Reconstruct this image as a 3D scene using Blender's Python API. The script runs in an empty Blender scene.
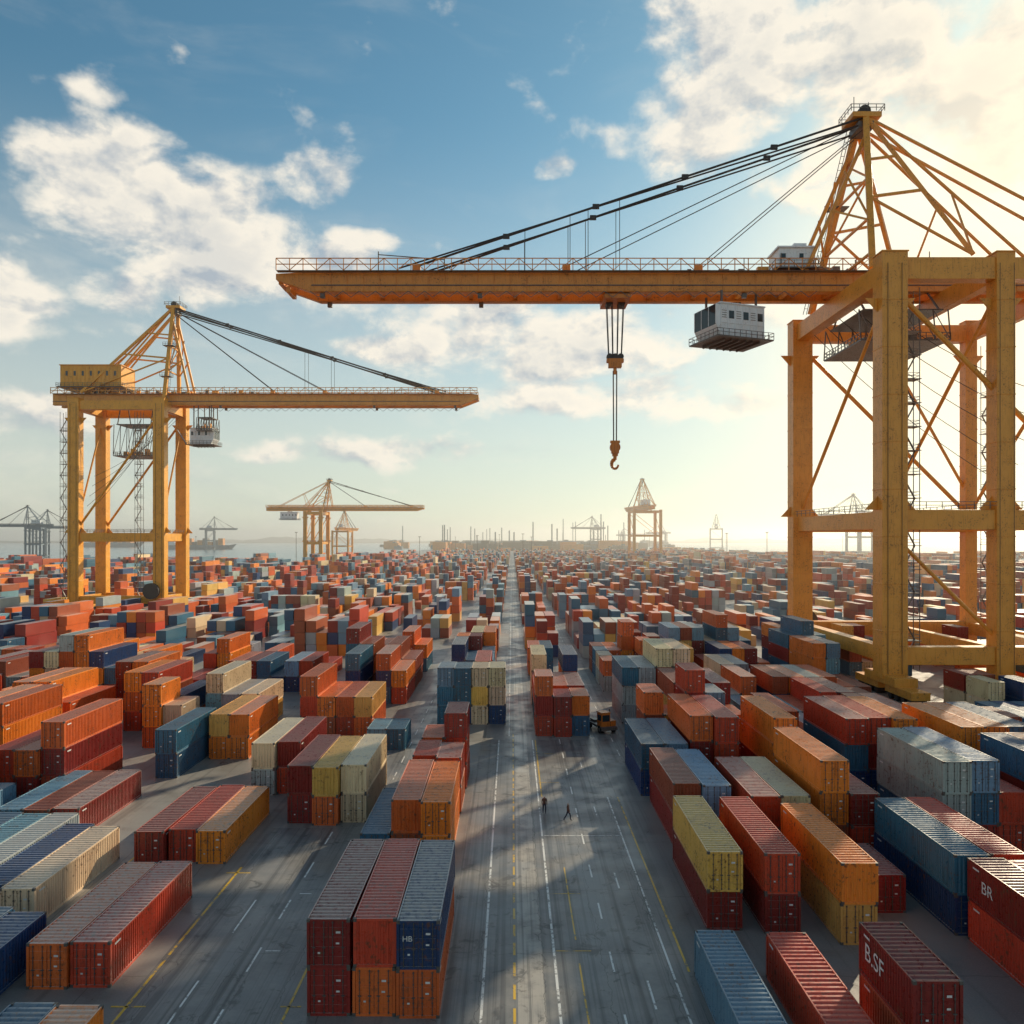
import bpy, math, random
import numpy as np
from mathutils import Vector, Matrix
random.seed(7); rng=np.random.default_rng(5)
scene=bpy.context.scene
scene.view_settings.view_transform='Standard'; scene.view_settings.look='None'; scene.view_settings.exposure=0
col=scene.collection
SUN_AZ=math.radians(38); SUN_EL=math.radians(25)
SV=Vector((math.sin(SUN_AZ)*math.cos(SUN_EL),math.cos(SUN_AZ)*math.cos(SUN_EL),math.sin(SUN_EL)))

# ---------------------------------------------------------------- node helper
class NT:
    def __init__(s,nt): s.nt=nt; s.n=nt.nodes; s.l=nt.links
    def new(s,t,**k):
        n=s.n.new(t)
        for a,b in k.items(): setattr(n,a,b)
        return n
    def put(s,inp,v):
        if v is None: return
        if isinstance(v,bpy.types.NodeSocket): s.l.new(v,inp)
        else:
            if isinstance(v,(tuple,list)) and len(v)==3 and inp.type=='RGBA': v=(*v,1)
            inp.default_value=v
    def m(s,op,a,b=None,c=None,clamp=False):
        n=s.new('ShaderNodeMath',operation=op,use_clamp=clamp)
        s.put(n.inputs[0],a); s.put(n.inputs[1],b); s.put(n.inputs[2],c); return n.outputs[0]
    def mix(s,f,a,b,bt='MIX'):
        n=s.new('ShaderNodeMix',data_type='RGBA',blend_type=bt)
        s.put(n.inputs[0],f); s.put(n.inputs[6],a); s.put(n.inputs[7],b); return n.outputs[2]
    def noise(s,vec,scale,detail=4,rough=0.55,dist=0):
        n=s.new('ShaderNodeTexNoise'); s.put(n.inputs['Vector'],vec); n.inputs['Scale'].default_value=scale
        n.inputs['Detail'].default_value=detail; n.inputs['Roughness'].default_value=rough; n.inputs['Distortion'].default_value=dist
        return n.outputs['Fac']
    def ramp(s,v,lo,hi,a=0.,b=1.):
        n=s.new('ShaderNodeMapRange',interpolation_type='SMOOTHSTEP'); s.put(n.inputs[0],v)
        n.inputs[1].default_value=lo;n.inputs[2].default_value=hi;n.inputs[3].default_value=a;n.inputs[4].default_value=b
        return n.outputs[0]
    def mapv(s,vec,scale,loc=(0,0,0)):
        n=s.new('ShaderNodeMapping'); s.put(n.inputs[0],vec); n.inputs['Scale'].default_value=scale; n.inputs['Location'].default_value=loc
        return n.outputs[0]
def newmat(name):
    m=bpy.data.materials.new(name); m.use_nodes=True; N=NT(m.node_tree); N.bsdf=m.node_tree.nodes['Principled BSDF']; return m,N

# ---------------------------------------------------------------- materials
def paint(name,kind,wear=1.0):
    m,N=newmat(name)
    geo=N.new('ShaderNodeNewGeometry'); oi=N.new('ShaderNodeObjectInfo')
    pos=geo.outputs['Position']
    if kind=='obj': base=oi.outputs['Color']; rnd=oi.outputs['Random']
    elif kind=='attr':
        a=N.new('ShaderNodeAttribute',attribute_name='Col'); base=a.outputs['Color']; rnd=a.outputs['Alpha']
    else: base=(*kind,1); rnd=0.4
    big=N.noise(pos,0.35,2,.6)
    if kind=='attr': c=N.mix(N.ramp(big,.3,.7,0,.3),base,N.mix(1.0,base,(.6,.55,.55),'MULTIPLY'))
    else:
        fine=N.noise(pos,3.0,4,.65)
        streak=N.noise(N.mapv(pos,(5,5,.35)),1.0,3,.6)
        c=N.mix(N.ramp(big,.3,.7,0,.28*wear),base,N.mix(1.0,base,(.6,.5,.48),'MULTIPLY'))
        c=N.mix(N.ramp(streak,.5,.75,0,.6*wear),c,N.mix(1.0,c,(.42,.34,.30),'MULTIPLY'))
        rust=N.m('MULTIPLY',N.ramp(fine,.54,.65),N.ramp(big,.42,.6))
        c=N.mix(N.m('MULTIPLY',rust,.8*wear),c,(.13,.05,.02))
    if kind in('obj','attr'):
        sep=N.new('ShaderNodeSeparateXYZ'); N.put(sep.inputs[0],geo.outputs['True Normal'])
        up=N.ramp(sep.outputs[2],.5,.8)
        dust_glare=N.m('MULTIPLY',up,N.m('MULTIPLY_ADD',N.m('POWER',rnd,2.0),.6,.12))  # pale roof dust, raised so sun glare on upward faces is painted into the colour
        if kind=='obj': dust_glare=N.m('MULTIPLY',dust_glare,N.ramp(fine,.25,.6,.45,1))
        c=N.mix(dust_glare,c,(.66,.60,.52))
    N.put(N.bsdf.inputs['Base Color'],c)
    if kind=='attr': N.bsdf.inputs['Roughness'].default_value=.36
    else:
        N.put(N.bsdf.inputs['Roughness'],N.ramp(fine,.3,.7,.24,.5))
        b=N.new('ShaderNodeBump'); b.inputs['Strength'].default_value=.35; b.inputs['Distance'].default_value=.03
        N.put(b.inputs['Height'],fine); N.put(N.bsdf.inputs['Normal'],b.outputs[0])
    return m
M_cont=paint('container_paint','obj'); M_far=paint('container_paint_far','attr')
M_yel=paint('crane_yellow_paint',(.82,.36,.055),.75); M_yel2=paint('crane_gold_paint',(.86,.39,.03),.75); M_red=paint('crane_boom_orange',(.76,.28,.04),.8)
M_blue=paint('crane_blue_grey_paint',(.16,.22,.27)); M_white=paint('weathered_white_panel',(.84,.86,.87),.45); M_grey=paint('galvanised_steel',(.15,.13,.115))
M_hook=paint('hook_orange_paint',(.66,.21,.02))
def simple(name,c,r=.6,metal=0):
    m,N=newmat(name); geo=N.new('ShaderNodeNewGeometry'); f=N.noise(geo.outputs['Position'],4,3)
    N.put(N.bsdf.inputs['Base Color'],N.mix(N.ramp(f,.3,.7,0,.5),(*c,1),(c[0]*.6,c[1]*.6,c[2]*.6,1)))
    N.bsdf.inputs['Roughness'].default_value=r; N.bsdf.inputs['Metallic'].default_value=metal; return m
M_cable=simple('steel_cable_dark',(.05,.04,.035),.5); M_glass=simple('tinted_glass',(.03,.05,.06),.08); M_tyre=simple('rubber',(.02,.02,.02),.85)
M_lab=simple('container_label_white',(.72,.72,.7),.6); M_steel=simple('bare_steel',(.12,.11,.1),.5,.3)
M_skin=simple('skin',(.45,.26,.18)); M_vest=simple('work_jacket',(.12,.05,.03)); M_trou=simple('dark_trousers',(.03,.04,.07))

def ground_mat():
    m,N=newmat('yard_asphalt'); geo=N.new('ShaderNodeNewGeometry'); p=geo.outputs['Position']
    big=N.noise(p,.035,3,.6); med=N.noise(p,.3,5,.65,.4); fine=N.noise(p,9,3,.7)
    trk=N.noise(N.mapv(p,(1.1,.02,1)),1.0,3,.6)
    c=N.mix(N.ramp(big,.35,.65),(.18,.173,.165),(.29,.272,.245))
    c=N.mix(N.ramp(med,.5,.72,0,.6),c,(.10,.096,.092))
    c=N.mix(N.ramp(trk,.52,.68,0,.5),c,(.08,.077,.075))
    c=N.mix(N.ramp(fine,.35,.75,0,.35),c,(.32,.30,.27))
    s=N.new('ShaderNodeSeparateXYZ'); N.put(s.inputs[0],p)
    w=N.m('MULTIPLY',N.m('SUBTRACT',N.noise(p,.5,2),.5),.5)
    def joint(v,per):
        a=N.m('ABSOLUTE',N.m('SUBTRACT',N.m('FRACT',N.m('DIVIDE',N.m('ADD',v,w),per)),.5)); return N.ramp(a,.0,.05/per,1,0)
    j=N.m('MAXIMUM',joint(s.outputs[0],7.3),joint(s.outputs[1],11.0))
    c=N.mix(N.m('MULTIPLY',j,.65),c,(.04,.04,.04))
    N.put(N.bsdf.inputs['Base Color'],c); N.put(N.bsdf.inputs['Roughness'],N.ramp(med,.35,.7,.52,.27))
    b=N.new('ShaderNodeBump'); b.inputs['Strength'].default_value=.3; b.inputs['Distance'].default_value=.015
    N.put(b.inputs['Height'],fine); N.put(N.bsdf.inputs['Normal'],b.outputs[0]); return m
M_ground=ground_mat()
def worn(name,c,under,lo=.5,hi=.62,scale=1.6,trk=0):
    m,N=newmat(name); geo=N.new('ShaderNodeNewGeometry'); p=geo.outputs['Position']
    f=N.noise(p,scale,6,.75); g=N.noise(p,.25,3)
    k=N.ramp(N.m('ADD',f,N.m('MULTIPLY',N.m('SUBTRACT',g,.5),.5)),lo,hi)
    cc=N.mix(k,(*c,1),(*under,1))
    if trk:
        t=N.noise(N.mapv(p,(1.6,.012,1)),1.0,4,.65); cc=N.mix(N.ramp(t,.48,.64,0,.65),cc,(.085,.082,.08))
        t2=N.noise(N.mapv(p,(3.3,.03,1),(5,2,0)),1.0,3,.65); cc=N.mix(N.ramp(t2,.56,.66,0,.5),cc,(.065,.062,.06))
        q=N.noise(p,.5,6,.7,.8); cc=N.mix(N.ramp(q,.56,.65,0,.65),cc,(.06,.057,.054))
        w=N.m('MULTIPLY',N.m('SUBTRACT',N.noise(p,.6,4),.5),1.2)
        s=N.new('ShaderNodeSeparateXYZ'); N.put(s.inputs[0],p)
        for o_,per in((0,3.9),(1,9.5)):
            a=N.m('ABSOLUTE',N.m('SUBTRACT',N.m('FRACT',N.m('DIVIDE',N.m('ADD',s.outputs[o_],w),per)),.5))
            cc=N.mix(N.m('MULTIPLY',N.ramp(a,0,.035/per,1,0),.7),cc,(.03,.03,.03))
    N.put(N.bsdf.inputs['Base Color'],cc); N.put(N.bsdf.inputs['Roughness'],N.ramp(g,.35,.65,.28,.5)); return m
M_wline=worn('worn_white_road_paint',(.78,.77,.73),(.19,.185,.175)); M_yline=worn('worn_yellow_road_paint',(.72,.44,.04),(.19,.18,.16))
M_conc=worn('concrete_strip',(.42,.385,.335),(.25,.235,.215),.42,.7,.6,1)
M_road=worn('road_asphalt',(.20,.195,.187),(.28,.265,.243),.35,.7,.4,1)

# ---------------------------------------------------------------- mesh builder
class MB:
    def __init__(s): s.v=[];s.f=[];s.m=[]
    def add(s,vs,fs,mi=0):
        o=len(s.v); s.v+= [tuple(v) for v in vs]; s.f+=[tuple(i+o for i in f) for f in fs]; s.m+=[mi]*len(fs)
    def box(s,c,d,mi=0):
        x,y,z=c;a,b,h=d[0]/2,d[1]/2,d[2]/2
        s.add([(x+i*a,y+j*b,z+k*h) for i in(-1,1) for j in(-1,1) for k in(-1,1)],[(0,1,3,2),(4,6,7,5),(0,4,5,1),(2,3,7,6),(0,2,6,4),(1,5,7,3)],mi)
    def beam(s,p,q,w,h=None,mi=0):
        h=h or w; p=Vector(p);q=Vector(q);d=(q-p).normalized(); up=Vector((0,0,1)) if abs(d.z)<.95 else Vector((0,1,0))
        a=d.cross(up).normalized()*w/2; b=a.cross(d).normalized()*h/2
        s.add([p-a-b,p+a-b,p+a+b,p-a+b,q-a-b,q+a-b,q+a+b,q-a+b],[(0,3,2,1),(4,5,6,7),(0,1,5,4),(1,2,6,5),(2,3,7,6),(3,0,4,7)],mi)
    def cyl(s,p,q,r,n=8,mi=0):
        p=Vector(p);q=Vector(q);d=(q-p).normalized(); up=Vector((0,0,1)) if abs(d.z)<.95 else Vector((0,1,0))
        a=d.cross(up).normalized(); b=a.cross(d).normalized()
        vs=[];
        for e in(p,q):
            for i in range(n):
                t=2*math.pi*i/n; vs.append(e+a*math.cos(t)*r+b*math.sin(t)*r)
        s.add(vs,[tuple(range(n))[::-1],tuple(range(n,2*n))]+[(i,(i+1)%n,n+(i+1)%n,n+i) for i in range(n)],mi)
    def rail(s,pts,h=1.1,step=2.,t=.09,mi=0):
        for p,q in zip(pts[:-1],pts[1:]):
            p=Vector(p);q=Vector(q);L=(q-p).length;n=max(1,int(L/step))
            for k in(.5,1): s.beam(p+Vector((0,0,h*k)),q+Vector((0,0,h*k)),t,t,mi)
            for i in range(n+1): e=p.lerp(q,i/n); s.beam(e,e+Vector((0,0,h)),t,t,mi)
    def mesh(s,name,mats):
        me=bpy.data.meshes.new(name); me.from_pydata(s.v,[],s.f)
        for m in mats: me.materials.append(m)
        me.polygons.foreach_set('material_index',s.m); me.update(); return me
    def obj(s,name,mats,parent=None,bevel=0):
        o=bpy.data.objects.new(name,s.mesh(name,mats)); col.objects.link(o); o.parent=parent
        if bevel:
            b=o.modifiers.new('bevel','BEVEL'); b.width=bevel; b.segments=2; b.limit_method='ANGLE'
        return o
def empty(name,loc=(0,0,0),rz=0,sc=1):
    e=bpy.data.objects.new(name,None); e.location=loc; e.rotation_euler=(0,0,rz); e.scale=(sc,)*3; col.objects.link(e); return e

# ---------------------------------------------------------------- container mesh
CW,CH=2.44,2.75
def container_mesh(L,name):
    B=MB(); hw=CW/2; hl=L/2
    for sx in(-1,1):
        for sy in(-1,1):
            B.box((sx*(hw-.08),sy*(hl-.08),CH/2),(.16,.16,CH-.36))
            for z in(.09,CH-.09): B.box((sx*(hw-.088),sy*(hl-.088),z),(.19,.19,.18),1)
        B.box((sx*(hw-.05),0,.08),(.10,L-.38,.16)); B.box((sx*(hw-.04),0,CH-.06),(.08,L-.38,.12))
    for sy in(-1,1):
        B.box((0,sy*(hl-.06),.08),(CW-.38,.12,.16)); B.box((0,sy*(hl-.06),CH-.07),(CW-.38,.12,.14))
    def prof(a,b,per):
        n=max(2,round((b-a)/per)); per=(b-a)/n; out=[]
        for i in range(n):
            t=a+i*per; out+=[(t,0),(t+.3*per,0),(t+.5*per,1),(t+.8*per,1)]
        return out+[(b,0)]
    pr=prof(-hl+.16,hl-.16,.29)
    for sx in(-1,1):
        vs=[];fs=[]
        for t,k in pr:
            x=sx*(hw-.025-.055*k); vs+=[(x,t,.16),(x,t,CH-.12)]
        for i in range(len(pr)-1): fs.append((2*i,2*i+2,2*i+3,2*i+1) if sx>0 else (2*i,2*i+1,2*i+3,2*i+2))
        B.add(vs,fs)
    pr=prof(-hl+.12,hl-.12,.42); vs=[];fs=[]
    for t,k in pr: z=CH-.02-.08*k; vs+=[(-hw+.08,t,z),(hw-.08,t,z)]
    for i in range(len(pr)-1): fs.append((2*i,2*i+1,2*i+3,2*i+2))
    B.add(vs,fs)
    pr=prof(-hw+.16,hw-.16,.29); vs=[];fs=[]
    for t,k in pr: y=hl-.03-.055*k; vs+=[(t,y,.16),(t,y,CH-.14)]
    for i in range(len(pr)-1): fs.append((2*i,2*i+1,2*i+3,2*i+2))
    B.add(vs,fs)
    y=-hl+.07
    B.box((0,y+.03,CH/2),(.03,.03,CH-.3),1)
    for sx in(-1,1):
        B.box((sx*.53,y,CH/2),(1.03,.04,CH-.32))
        for zz in(.55,1.1,1.65,2.2): B.box((sx*.53,y-.03,zz),(.98,.03,.16))
        for xx in(.25,.82):
            B.cyl((sx*xx,y-.075,.12),(sx*xx,y-.075,CH-.1),.024,6,1)
            B.box((sx*xx,y-.08,1.15),(.2,.05,.05),1)
            for zz in(.2,.85,1.9,CH-.2): B.box((sx*xx,y-.06,zz),(.09,.05,.07),1)
    B.box((.56,y-.052,2.0),(.26,.008,.12),2); B.box((.53,y-.052,1.38),(.2,.008,.1),2); B.box((-.53,y-.052,.83),(.14,.008,.1),2)
    B.box((0,0,.13),(CW-.22,L-.26,.04))
    for sx in(-1,1):
        B.box((sx*(hw-.021),sx*(-hl+.95),CH-.42),(.006,.7,.12),2)
    return B.mesh(name,[M_cont,M_steel,M_lab])
CM={L:container_mesh(L,'container_%d'%int(L)) for L in(6.1,12.2)}
PAL=dict(dr=(.27,.026,.018),re=(.52,.062,.025),orr=(.88,.235,.028),ro=(.68,.135,.03),br=(.34,.08,.033),tb=(.04,.145,.24),sb=(.16,.31,.41),nv=(.015,.055,.16),cr=(.76,.60,.36),ty=(.82,.46,.11),gr=(.38,.43,.43))
KEYS=['dr']*5+['re']*4+['orr']*4+['ro']*4+['br']*3+['tb']*5+['sb']*3+['nv']*2+['cr']*2+['ty']*1+['gr']*2
def jit(c):
    k=random.uniform(.8,1.2); return (min(.9,c[0]*k),c[1]*k*random.uniform(.9,1.1),c[2]*k,1)
occ=[]
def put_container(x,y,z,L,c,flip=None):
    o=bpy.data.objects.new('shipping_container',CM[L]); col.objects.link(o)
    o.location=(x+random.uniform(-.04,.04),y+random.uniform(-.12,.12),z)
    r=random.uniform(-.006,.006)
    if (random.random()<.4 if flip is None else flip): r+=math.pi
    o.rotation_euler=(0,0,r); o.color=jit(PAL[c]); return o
def block(x0,y0,cols,L=12.2):
    for i,cn in enumerate(cols):
        dy=random.uniform(-.45,.45)
        for k,c in enumerate(cn):
            put_container(x0+1.25+i*2.52,y0+L/2+dy,k*CH,L,c,False if k%2==0 else None)
    occ.append((x0-.4,x0+len(cols)*2.52+.4,y0-.5,y0+L+.5))
D=lambda s:s.split(',')
# --- left of the central road
block(-11.6,45.5,[D('dr,dr'),D('ro,re'),D('ro,nv')])
block(-12.6,66,[D('tb'),D('br,ro'),D('orr,orr')])
block(-10.0,79.5,[D('dr,re'),D('ro,re')],6.1)
block(-9.9,87,[D('dr,ro'),D('re,re,dr')],6.1)
block(-21.4,76,[D('dr,dr'),D('ro,ty'),D('cr,cr')])
block(-27.6,85,[D('gr,cr'),D('re,dr'),],12.2)
block(-31.4,67,[D('dr'),D('re'),D('orr')])
block(-29.2,48,[D('ro'),D('re')])
block(-38.2,56,[D('nv'),D('cr')])
block(-35.4,46.5,[D('tb'),D('nv')],6.1)
block(-26.3,35.6,[D('tb'),D('orr')],6.1)
block(-46.6,72,[D('sb'),D('br'),D('dr')])
block(-46.0,59,[D('tb'),D('sb'),D('gr')])
block(-53.6,82,[D('re,re'),D('dr,ro'),D('re,dr,ro')])
block(-54.5,68,[D('tb,dr'),D('sb')])
block(-40.5,91,[D('tb,tb'),],12.2)
block(-37.4,99,[D('orr,ty'),D('orr,orr')])
block(-48.0,104,[D('ro,orr,orr'),D('re,cr')],6.1)
block(-43,112,[D('dr,sb,cr'),D('re,gr'),D('ty,cr')])
block(-55,113,[D('re,ro,orr'),D('dr,br,re')])
block(-66,92,[D('ro,orr'),D('re,ro,orr'),D('orr,orr,ro')])
block(-66,106,[D('ro,orr,orr'),D('re,ro,orr'),D('orr,ro')])
block(-29.2,110,[D('dr,re,ro'),D('br,orr'),D('re,ro'),D('ro,ty')])
block(-18.7,103,[D('sb'),D('tb')],6.1)
block(-11.0,117,[D('tb,tb,sb'),D('nv,tb,tb'),D('cr,ty,cr'),D('nv,cr,cr')],6.1)
# --- right of the central road
block(3.2,110,[D('re,dr,ro'),D('re,dr'),D('tb,orr')],6.1)
block(13.6,84.5,[D('nv,tb'),D('tb,sb')])
block(19.0,85,[D('re,dr,ro'),D('dr,re,re')])
block(13.5,55.4,[D('dr,ty')])
block(17.3,54.5,[D('dr,re')])
block(14.2,70.5,[D('dr,br'),D('re,sb')])
block(11.3,37.5,[D('sb')])
block(15.7,37.5,[D('re')])
block(19.5,38.6,[D('br,dr')],6.1)
block(21.9,53.5,[D('ty,orr')])
block(20.1,67.5,[D('nv,re'),D('dr,cr')])
block(26.0,58,[D('dr')],6.1)
block(30.2,55,[D('nv,tb'),D('dr,re')])
block(30.8,41.5,[D('re,dr'),D('dr,re')])
block(26.2,68,[D('br,orr,orr'),D('re,dr')])
block(27.5,84,[D('dr,orr,orr'),D('tb,re')])
block(36.5,68,[D('tb,gr,gr'),D('dr,tb,sb'),D('re,re')])
block(35,84,[D('nv,tb,re'),D('nv,dr,re'),D('ty,br,orr')])
block(45.5,66,[D('gr,dr,tb'),D('dr,re,orr')])
block(45,80.5,[D('tb,re,orr'),D('dr,nv,orr'),D('re,tb,tb')])

# ---------------------------------------------------------------- procedural yard
CX,CY,CD=65.7,160.75,43.5
legs=[]
for x in(65.7,84.9,104.1):
    for y in(CY-CD/2,CY+CD/2): legs.append((x-4,x+4,y-8,y+8))
for x in(-163.7,-131.8):
    for y in(300,320): legs.append((x-4,x+4,y-6,y+6))
for x in(-200,-184):
    for y in(771,800): legs.append((x-5,x+5,y-8,y+8))
def hit(x0,x1,y0,y1,lst):
    for a,b,c,d in lst:
        if x0<b and x1>a and y0<d and y1>c: return True
    return False
groups=[(-10.9,-1.0,124),(-30,-15.6,98),(-50.5,-33.8,94),(3.2,10.8,117),(16.2,30.5,97),(33.5,51.5,97)]
x=-53.5
while x>-1150:
    w=random.choice([3,4,5,6])*2.52 if x>-500 else 8*2.52
    groups.append((x-w,x,36)); x-=w+random.choice([.8,3,5,8,11])
x=54.5
while x<1350:
    w=random.choice([3,4,5,6])*2.52 if x<500 else 8*2.52
    groups.append((x,x+w,36)); x+=w+random.choice([.8,3,5,8,11])
def field(x,y): return math.sin(x*.031+1.3)+math.sin(y*.023-x*.011)+math.sin(x*.007+y*.009+2)
farV=[];farC=[]
for gi,(gx0,gx1,ys) in enumerate(groups):
    y=ys+random.uniform(0,5); run=random.randint(2,5); ncol=int((gx1-gx0)/2.52+.01)
    yend=1700
    if gx0<-225: yend=820
    elif gx0<-150: yend=1350
    if gx0>380: yend=1150
    while y<yend:
        far=y>600
        L=12.2 if (random.random()<.62) else 6.1
        tot=L if not far else 25.5
        if abs(gx0+ (gx1-gx0)/2)<.68*y+35:
            f=field(gx0,y)
            base=max(1,min(5,int(round(random.gauss(2.4+.65*f,.9)))))
            if abs(gx0)<60: base=min(base,3)
            if 30<gx0<110 and 90<y<140: base=1
            if y>1000: base=min(base,3)
            if -190<gx0<-100 and 230<y<300: base=min(base,2)
            dom=random.choice(KEYS)
            if random.random()>(.08 if y<170 else .24):
                for c in range(ncol):
                    h=base+random.choice([-1,0,0,0,1]); 
                    if random.random()<.12: h=0
                    h=max(0,min(5,h))
                    cx=gx0+1.26+c*2.52
                    if h==0 or hit(cx-1.3,cx+1.3,y,y+tot,occ if y<140 else ()) or hit(cx-1.3,cx+1.3,y,y+tot,legs): continue
                    ck=dom if random.random()<.35 else random.choice(KEYS)
                    for k in range(h):
                        if random.random()<.55: ck=random.choice(KEYS)
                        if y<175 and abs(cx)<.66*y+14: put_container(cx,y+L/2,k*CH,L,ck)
                        else:
                            cc=jit(PAL[ck]); jx=random.uniform(-.06,.06); jy=random.uniform(-.3,.3)
                            farV.append((cx-1.2+jx,cx+1.2+jx,y+jy,y+tot-.3+jy,k*CH+.02,(k+1)*CH-.04)); farC.append((*cc[:3],random.random()))
        y+=tot+.55; run-=1
        if run<=0:
            run=random.randint(2,5) if y<500 else random.randint(2,5); y+=random.choice([3,7,12,18]) if y<500 else random.choice([12,22,35,55])
A=np.array(farV,dtype=np.float32); n=len(A)
vx=np.empty((n,8,3),np.float32)
idx=[(0,2,4),(1,2,4),(1,3,4),(0,3,4),(0,2,5),(1,2,5),(1,3,5),(0,3,5)]
for i,(a,b,c) in enumerate(idx): vx[:,i,0]=A[:,a];vx[:,i,1]=A[:,b];vx[:,i,2]=A[:,c]
q=np.array([(4,5,6,7),(0,1,5,4),(1,2,6,5),(2,3,7,6),(3,0,4,7),(3,2,1,0)],np.int32)
F=(q[None]+ (np.arange(n,dtype=np.int32)*8)[:,None,None]).reshape(-1)
me=bpy.data.meshes.new('shipping_container_stacks'); me.vertices.add(n*8); me.vertices.foreach_set('co',vx.reshape(-1))
me.loops.add(len(F)); me.loops.foreach_set('vertex_index',F); me.polygons.add(len(F)//4); me.polygons.foreach_set('loop_start',np.arange(0,len(F),4,dtype=np.int32))
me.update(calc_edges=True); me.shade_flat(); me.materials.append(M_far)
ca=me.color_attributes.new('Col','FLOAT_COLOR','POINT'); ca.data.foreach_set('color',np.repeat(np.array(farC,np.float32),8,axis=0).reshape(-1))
o=bpy.data.objects.new('shipping_container_stacks',me); col.objects.link(o)
print('far boxes',n,'objects',len(bpy.data.objects))

def lettering(txt,size,loc,rot,parent):
    cu=bpy.data.curves.new('lettering','FONT'); cu.body=txt; cu.size=size; cu.extrude=.004
    ob=bpy.data.objects.new('lettering',cu); col.objects.link(ob); ob.data.materials.append(M_lab); ob.location=loc; ob.rotation_euler=rot; ob.parent=parent
    return ob
for ob in list(bpy.data.objects):
    if ob.name.startswith('shipping_container') and ob.type=='MESH' and ob.data.name.startswith('container_'):
        x,y,z=ob.location
        if abs(x-20.75)<.3 and abs(y-41.65)<.8 and z>1:
            ob.rotation_euler=(0,0,0); lettering('B.SF',1.35,(-CW/2-.012,2.3,1.1),(math.pi/2,0,-math.pi/2),ob)
        if abs(x-(-5.31))<.3 and abs(y-51.6)<.8 and z>1:
            ob.rotation_euler=(0,0,0); lettering('HB',.45,(-.9,-6.1-.03,1.6),(math.pi/2,0,0),ob)
        if abs(x-32.05)<.3 and abs(y-47.6)<.8 and z>1:
            ob.rotation_euler=(0,0,0); lettering('BR',1.1,(-CW/2-.012,4.5,1.1),(math.pi/2,0,-math.pi/2),ob)

# ---------------------------------------------------------------- ground, road, markings, water, hills
def sheet(name,rects,z,mat):
    B=MB()
    for a,b,c,d in rects: B.add([(a,c,z),(b,c,z),(b,d,z),(a,d,z)],[(0,1,2,3)])
    return B.obj(name,[mat])
sheet('ground',[(-30000,30000,-2000,40000)],0,M_ground)
sheet('road',[(-4.2,11.0,-40,108),(-.9,3.1,108,1750),(-22.6,-12.8,-40,75),(-15.3,-11.3,75,1500),(11.2,15.8,97,1500)],.004,M_road)
sheet('concrete_strip',[(.35,2.0,-40,1750)],.008,M_conc)
W=[];Y=[]
for x in(2.75,-1.75): W.append((x-.08,x+.08,20,108))
W.append((9.95,10.09,20,84))
def dash(lst,x,y0,y1,on,off,w=.13):
    y=y0
    while y<y1: lst.append((x-w/2,x+w/2,y,y+on)); y+=on+off
dash(W,6.4,22,108,2.5,4.5); dash(W,-16.6,22,75,3,4); dash(W,-19.2,22,66,5,6); dash(W,8.3,30,105,3,13)
dash(W,-13.4,76,420,3,4); dash(W,13.5,100,420,3,4); dash(W,-.4,110,700,30,1.5,.12)
dash(Y,.15,22,110,1.6,.9,.16); dash(Y,4.3,24,62,12,3,.11)
Y.append((-22.4,-22.22,24,66)); dash(Y,-12.9,22,63,9,1.2,.15); Y.append((-32.2,-32.02,30,80)); Y.append((11.0,11.15,50,84)); Y.append((3.05,3.2,84,108))
for y in(44,52.5,61,89,101): 
    Y.append((2.9,5.2,y,y+.1)); W.append((-16.2,-15.2,y,y+.12))
W.append((2.9,9.8,73,73.12))
for y in(46.2,64.8): Y+= [(-23.2,-21.2,y,y+.14),(-13.4,-12.2,y,y+.14)]
sheet('road_markings',W,.012,M_wline); sheet('yellow_road_markings',Y,.0125,M_yline)
m,N=newmat('harbour_water'); geo=N.new('ShaderNodeNewGeometry')
b=N.new('ShaderNodeBump'); b.inputs['Strength'].default_value=.4; b.inputs['Distance'].default_value=1.0
N.put(b.inputs['Height'],N.noise(N.mapv(geo.outputs['Position'],(.05,.15,1)),1,5)); N.put(N.bsdf.inputs['Normal'],b.outputs[0])
N.put(N.bsdf.inputs['Base Color'],(.06,.15,.20,1)); N.bsdf.inputs['Roughness'].default_value=.18
sheet('water',[(-9000,-232,900,6500),(400,9000,1330,6500)],.3,m)
m_h=simple('hill_vegetation',(.06,.075,.05),.9)
B=MB(); 
for (yy,amp,seed) in((6600,26,1.),(8200,75,4.)):
    n=220; pts=[]
    for i in range(n+1):
        x=-9000+18000*i/n; h=amp*(.35+.3*math.sin(x*.0011+seed)+.2*math.sin(x*.0031+seed*2)+.12*math.sin(x*.011+seed)+.08*math.sin(x*.027*seed)); pts.append((x,max(6,h)))
    vs=[];fs=[]
    for x,h in pts: vs+=[(x,yy,0),(x,yy+250,h),(x,yy+900,0)]
    for i in range(n): fs+=[(3*i,3*i+3,3*i+4,3*i+1),(3*i+1,3*i+4,3*i+5,3*i+2)]
    B.add(vs,fs)
B.obj('hills',[m_h])
B=MB()
for i in range(230):
    y=random.uniform(1900,3600); x=random.uniform(-.09,.14)*y if i%3 else random.uniform(-.16,.2)*y
    w=random.uniform(15,60);h=random.uniform(8,26); B.box((x,y,h/2),(w,random.uniform(20,60),h),random.choice([0,1,2,2,3]))
    if i%3==0: B.box((x,y,h+1.5),(w*.3,10,3),1)
    if i%7==0: B.cyl((x+5,y,0),(x+5,y,random.uniform(45,95)),1.6,8,1)
    if i%11==0: B.cyl((x-30,y,0),(x-30,y,18),14,14,0)
B.obj('distant_warehouses',[M_grey,M_blue,M_grey,M_red])
B=MB()
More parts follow.
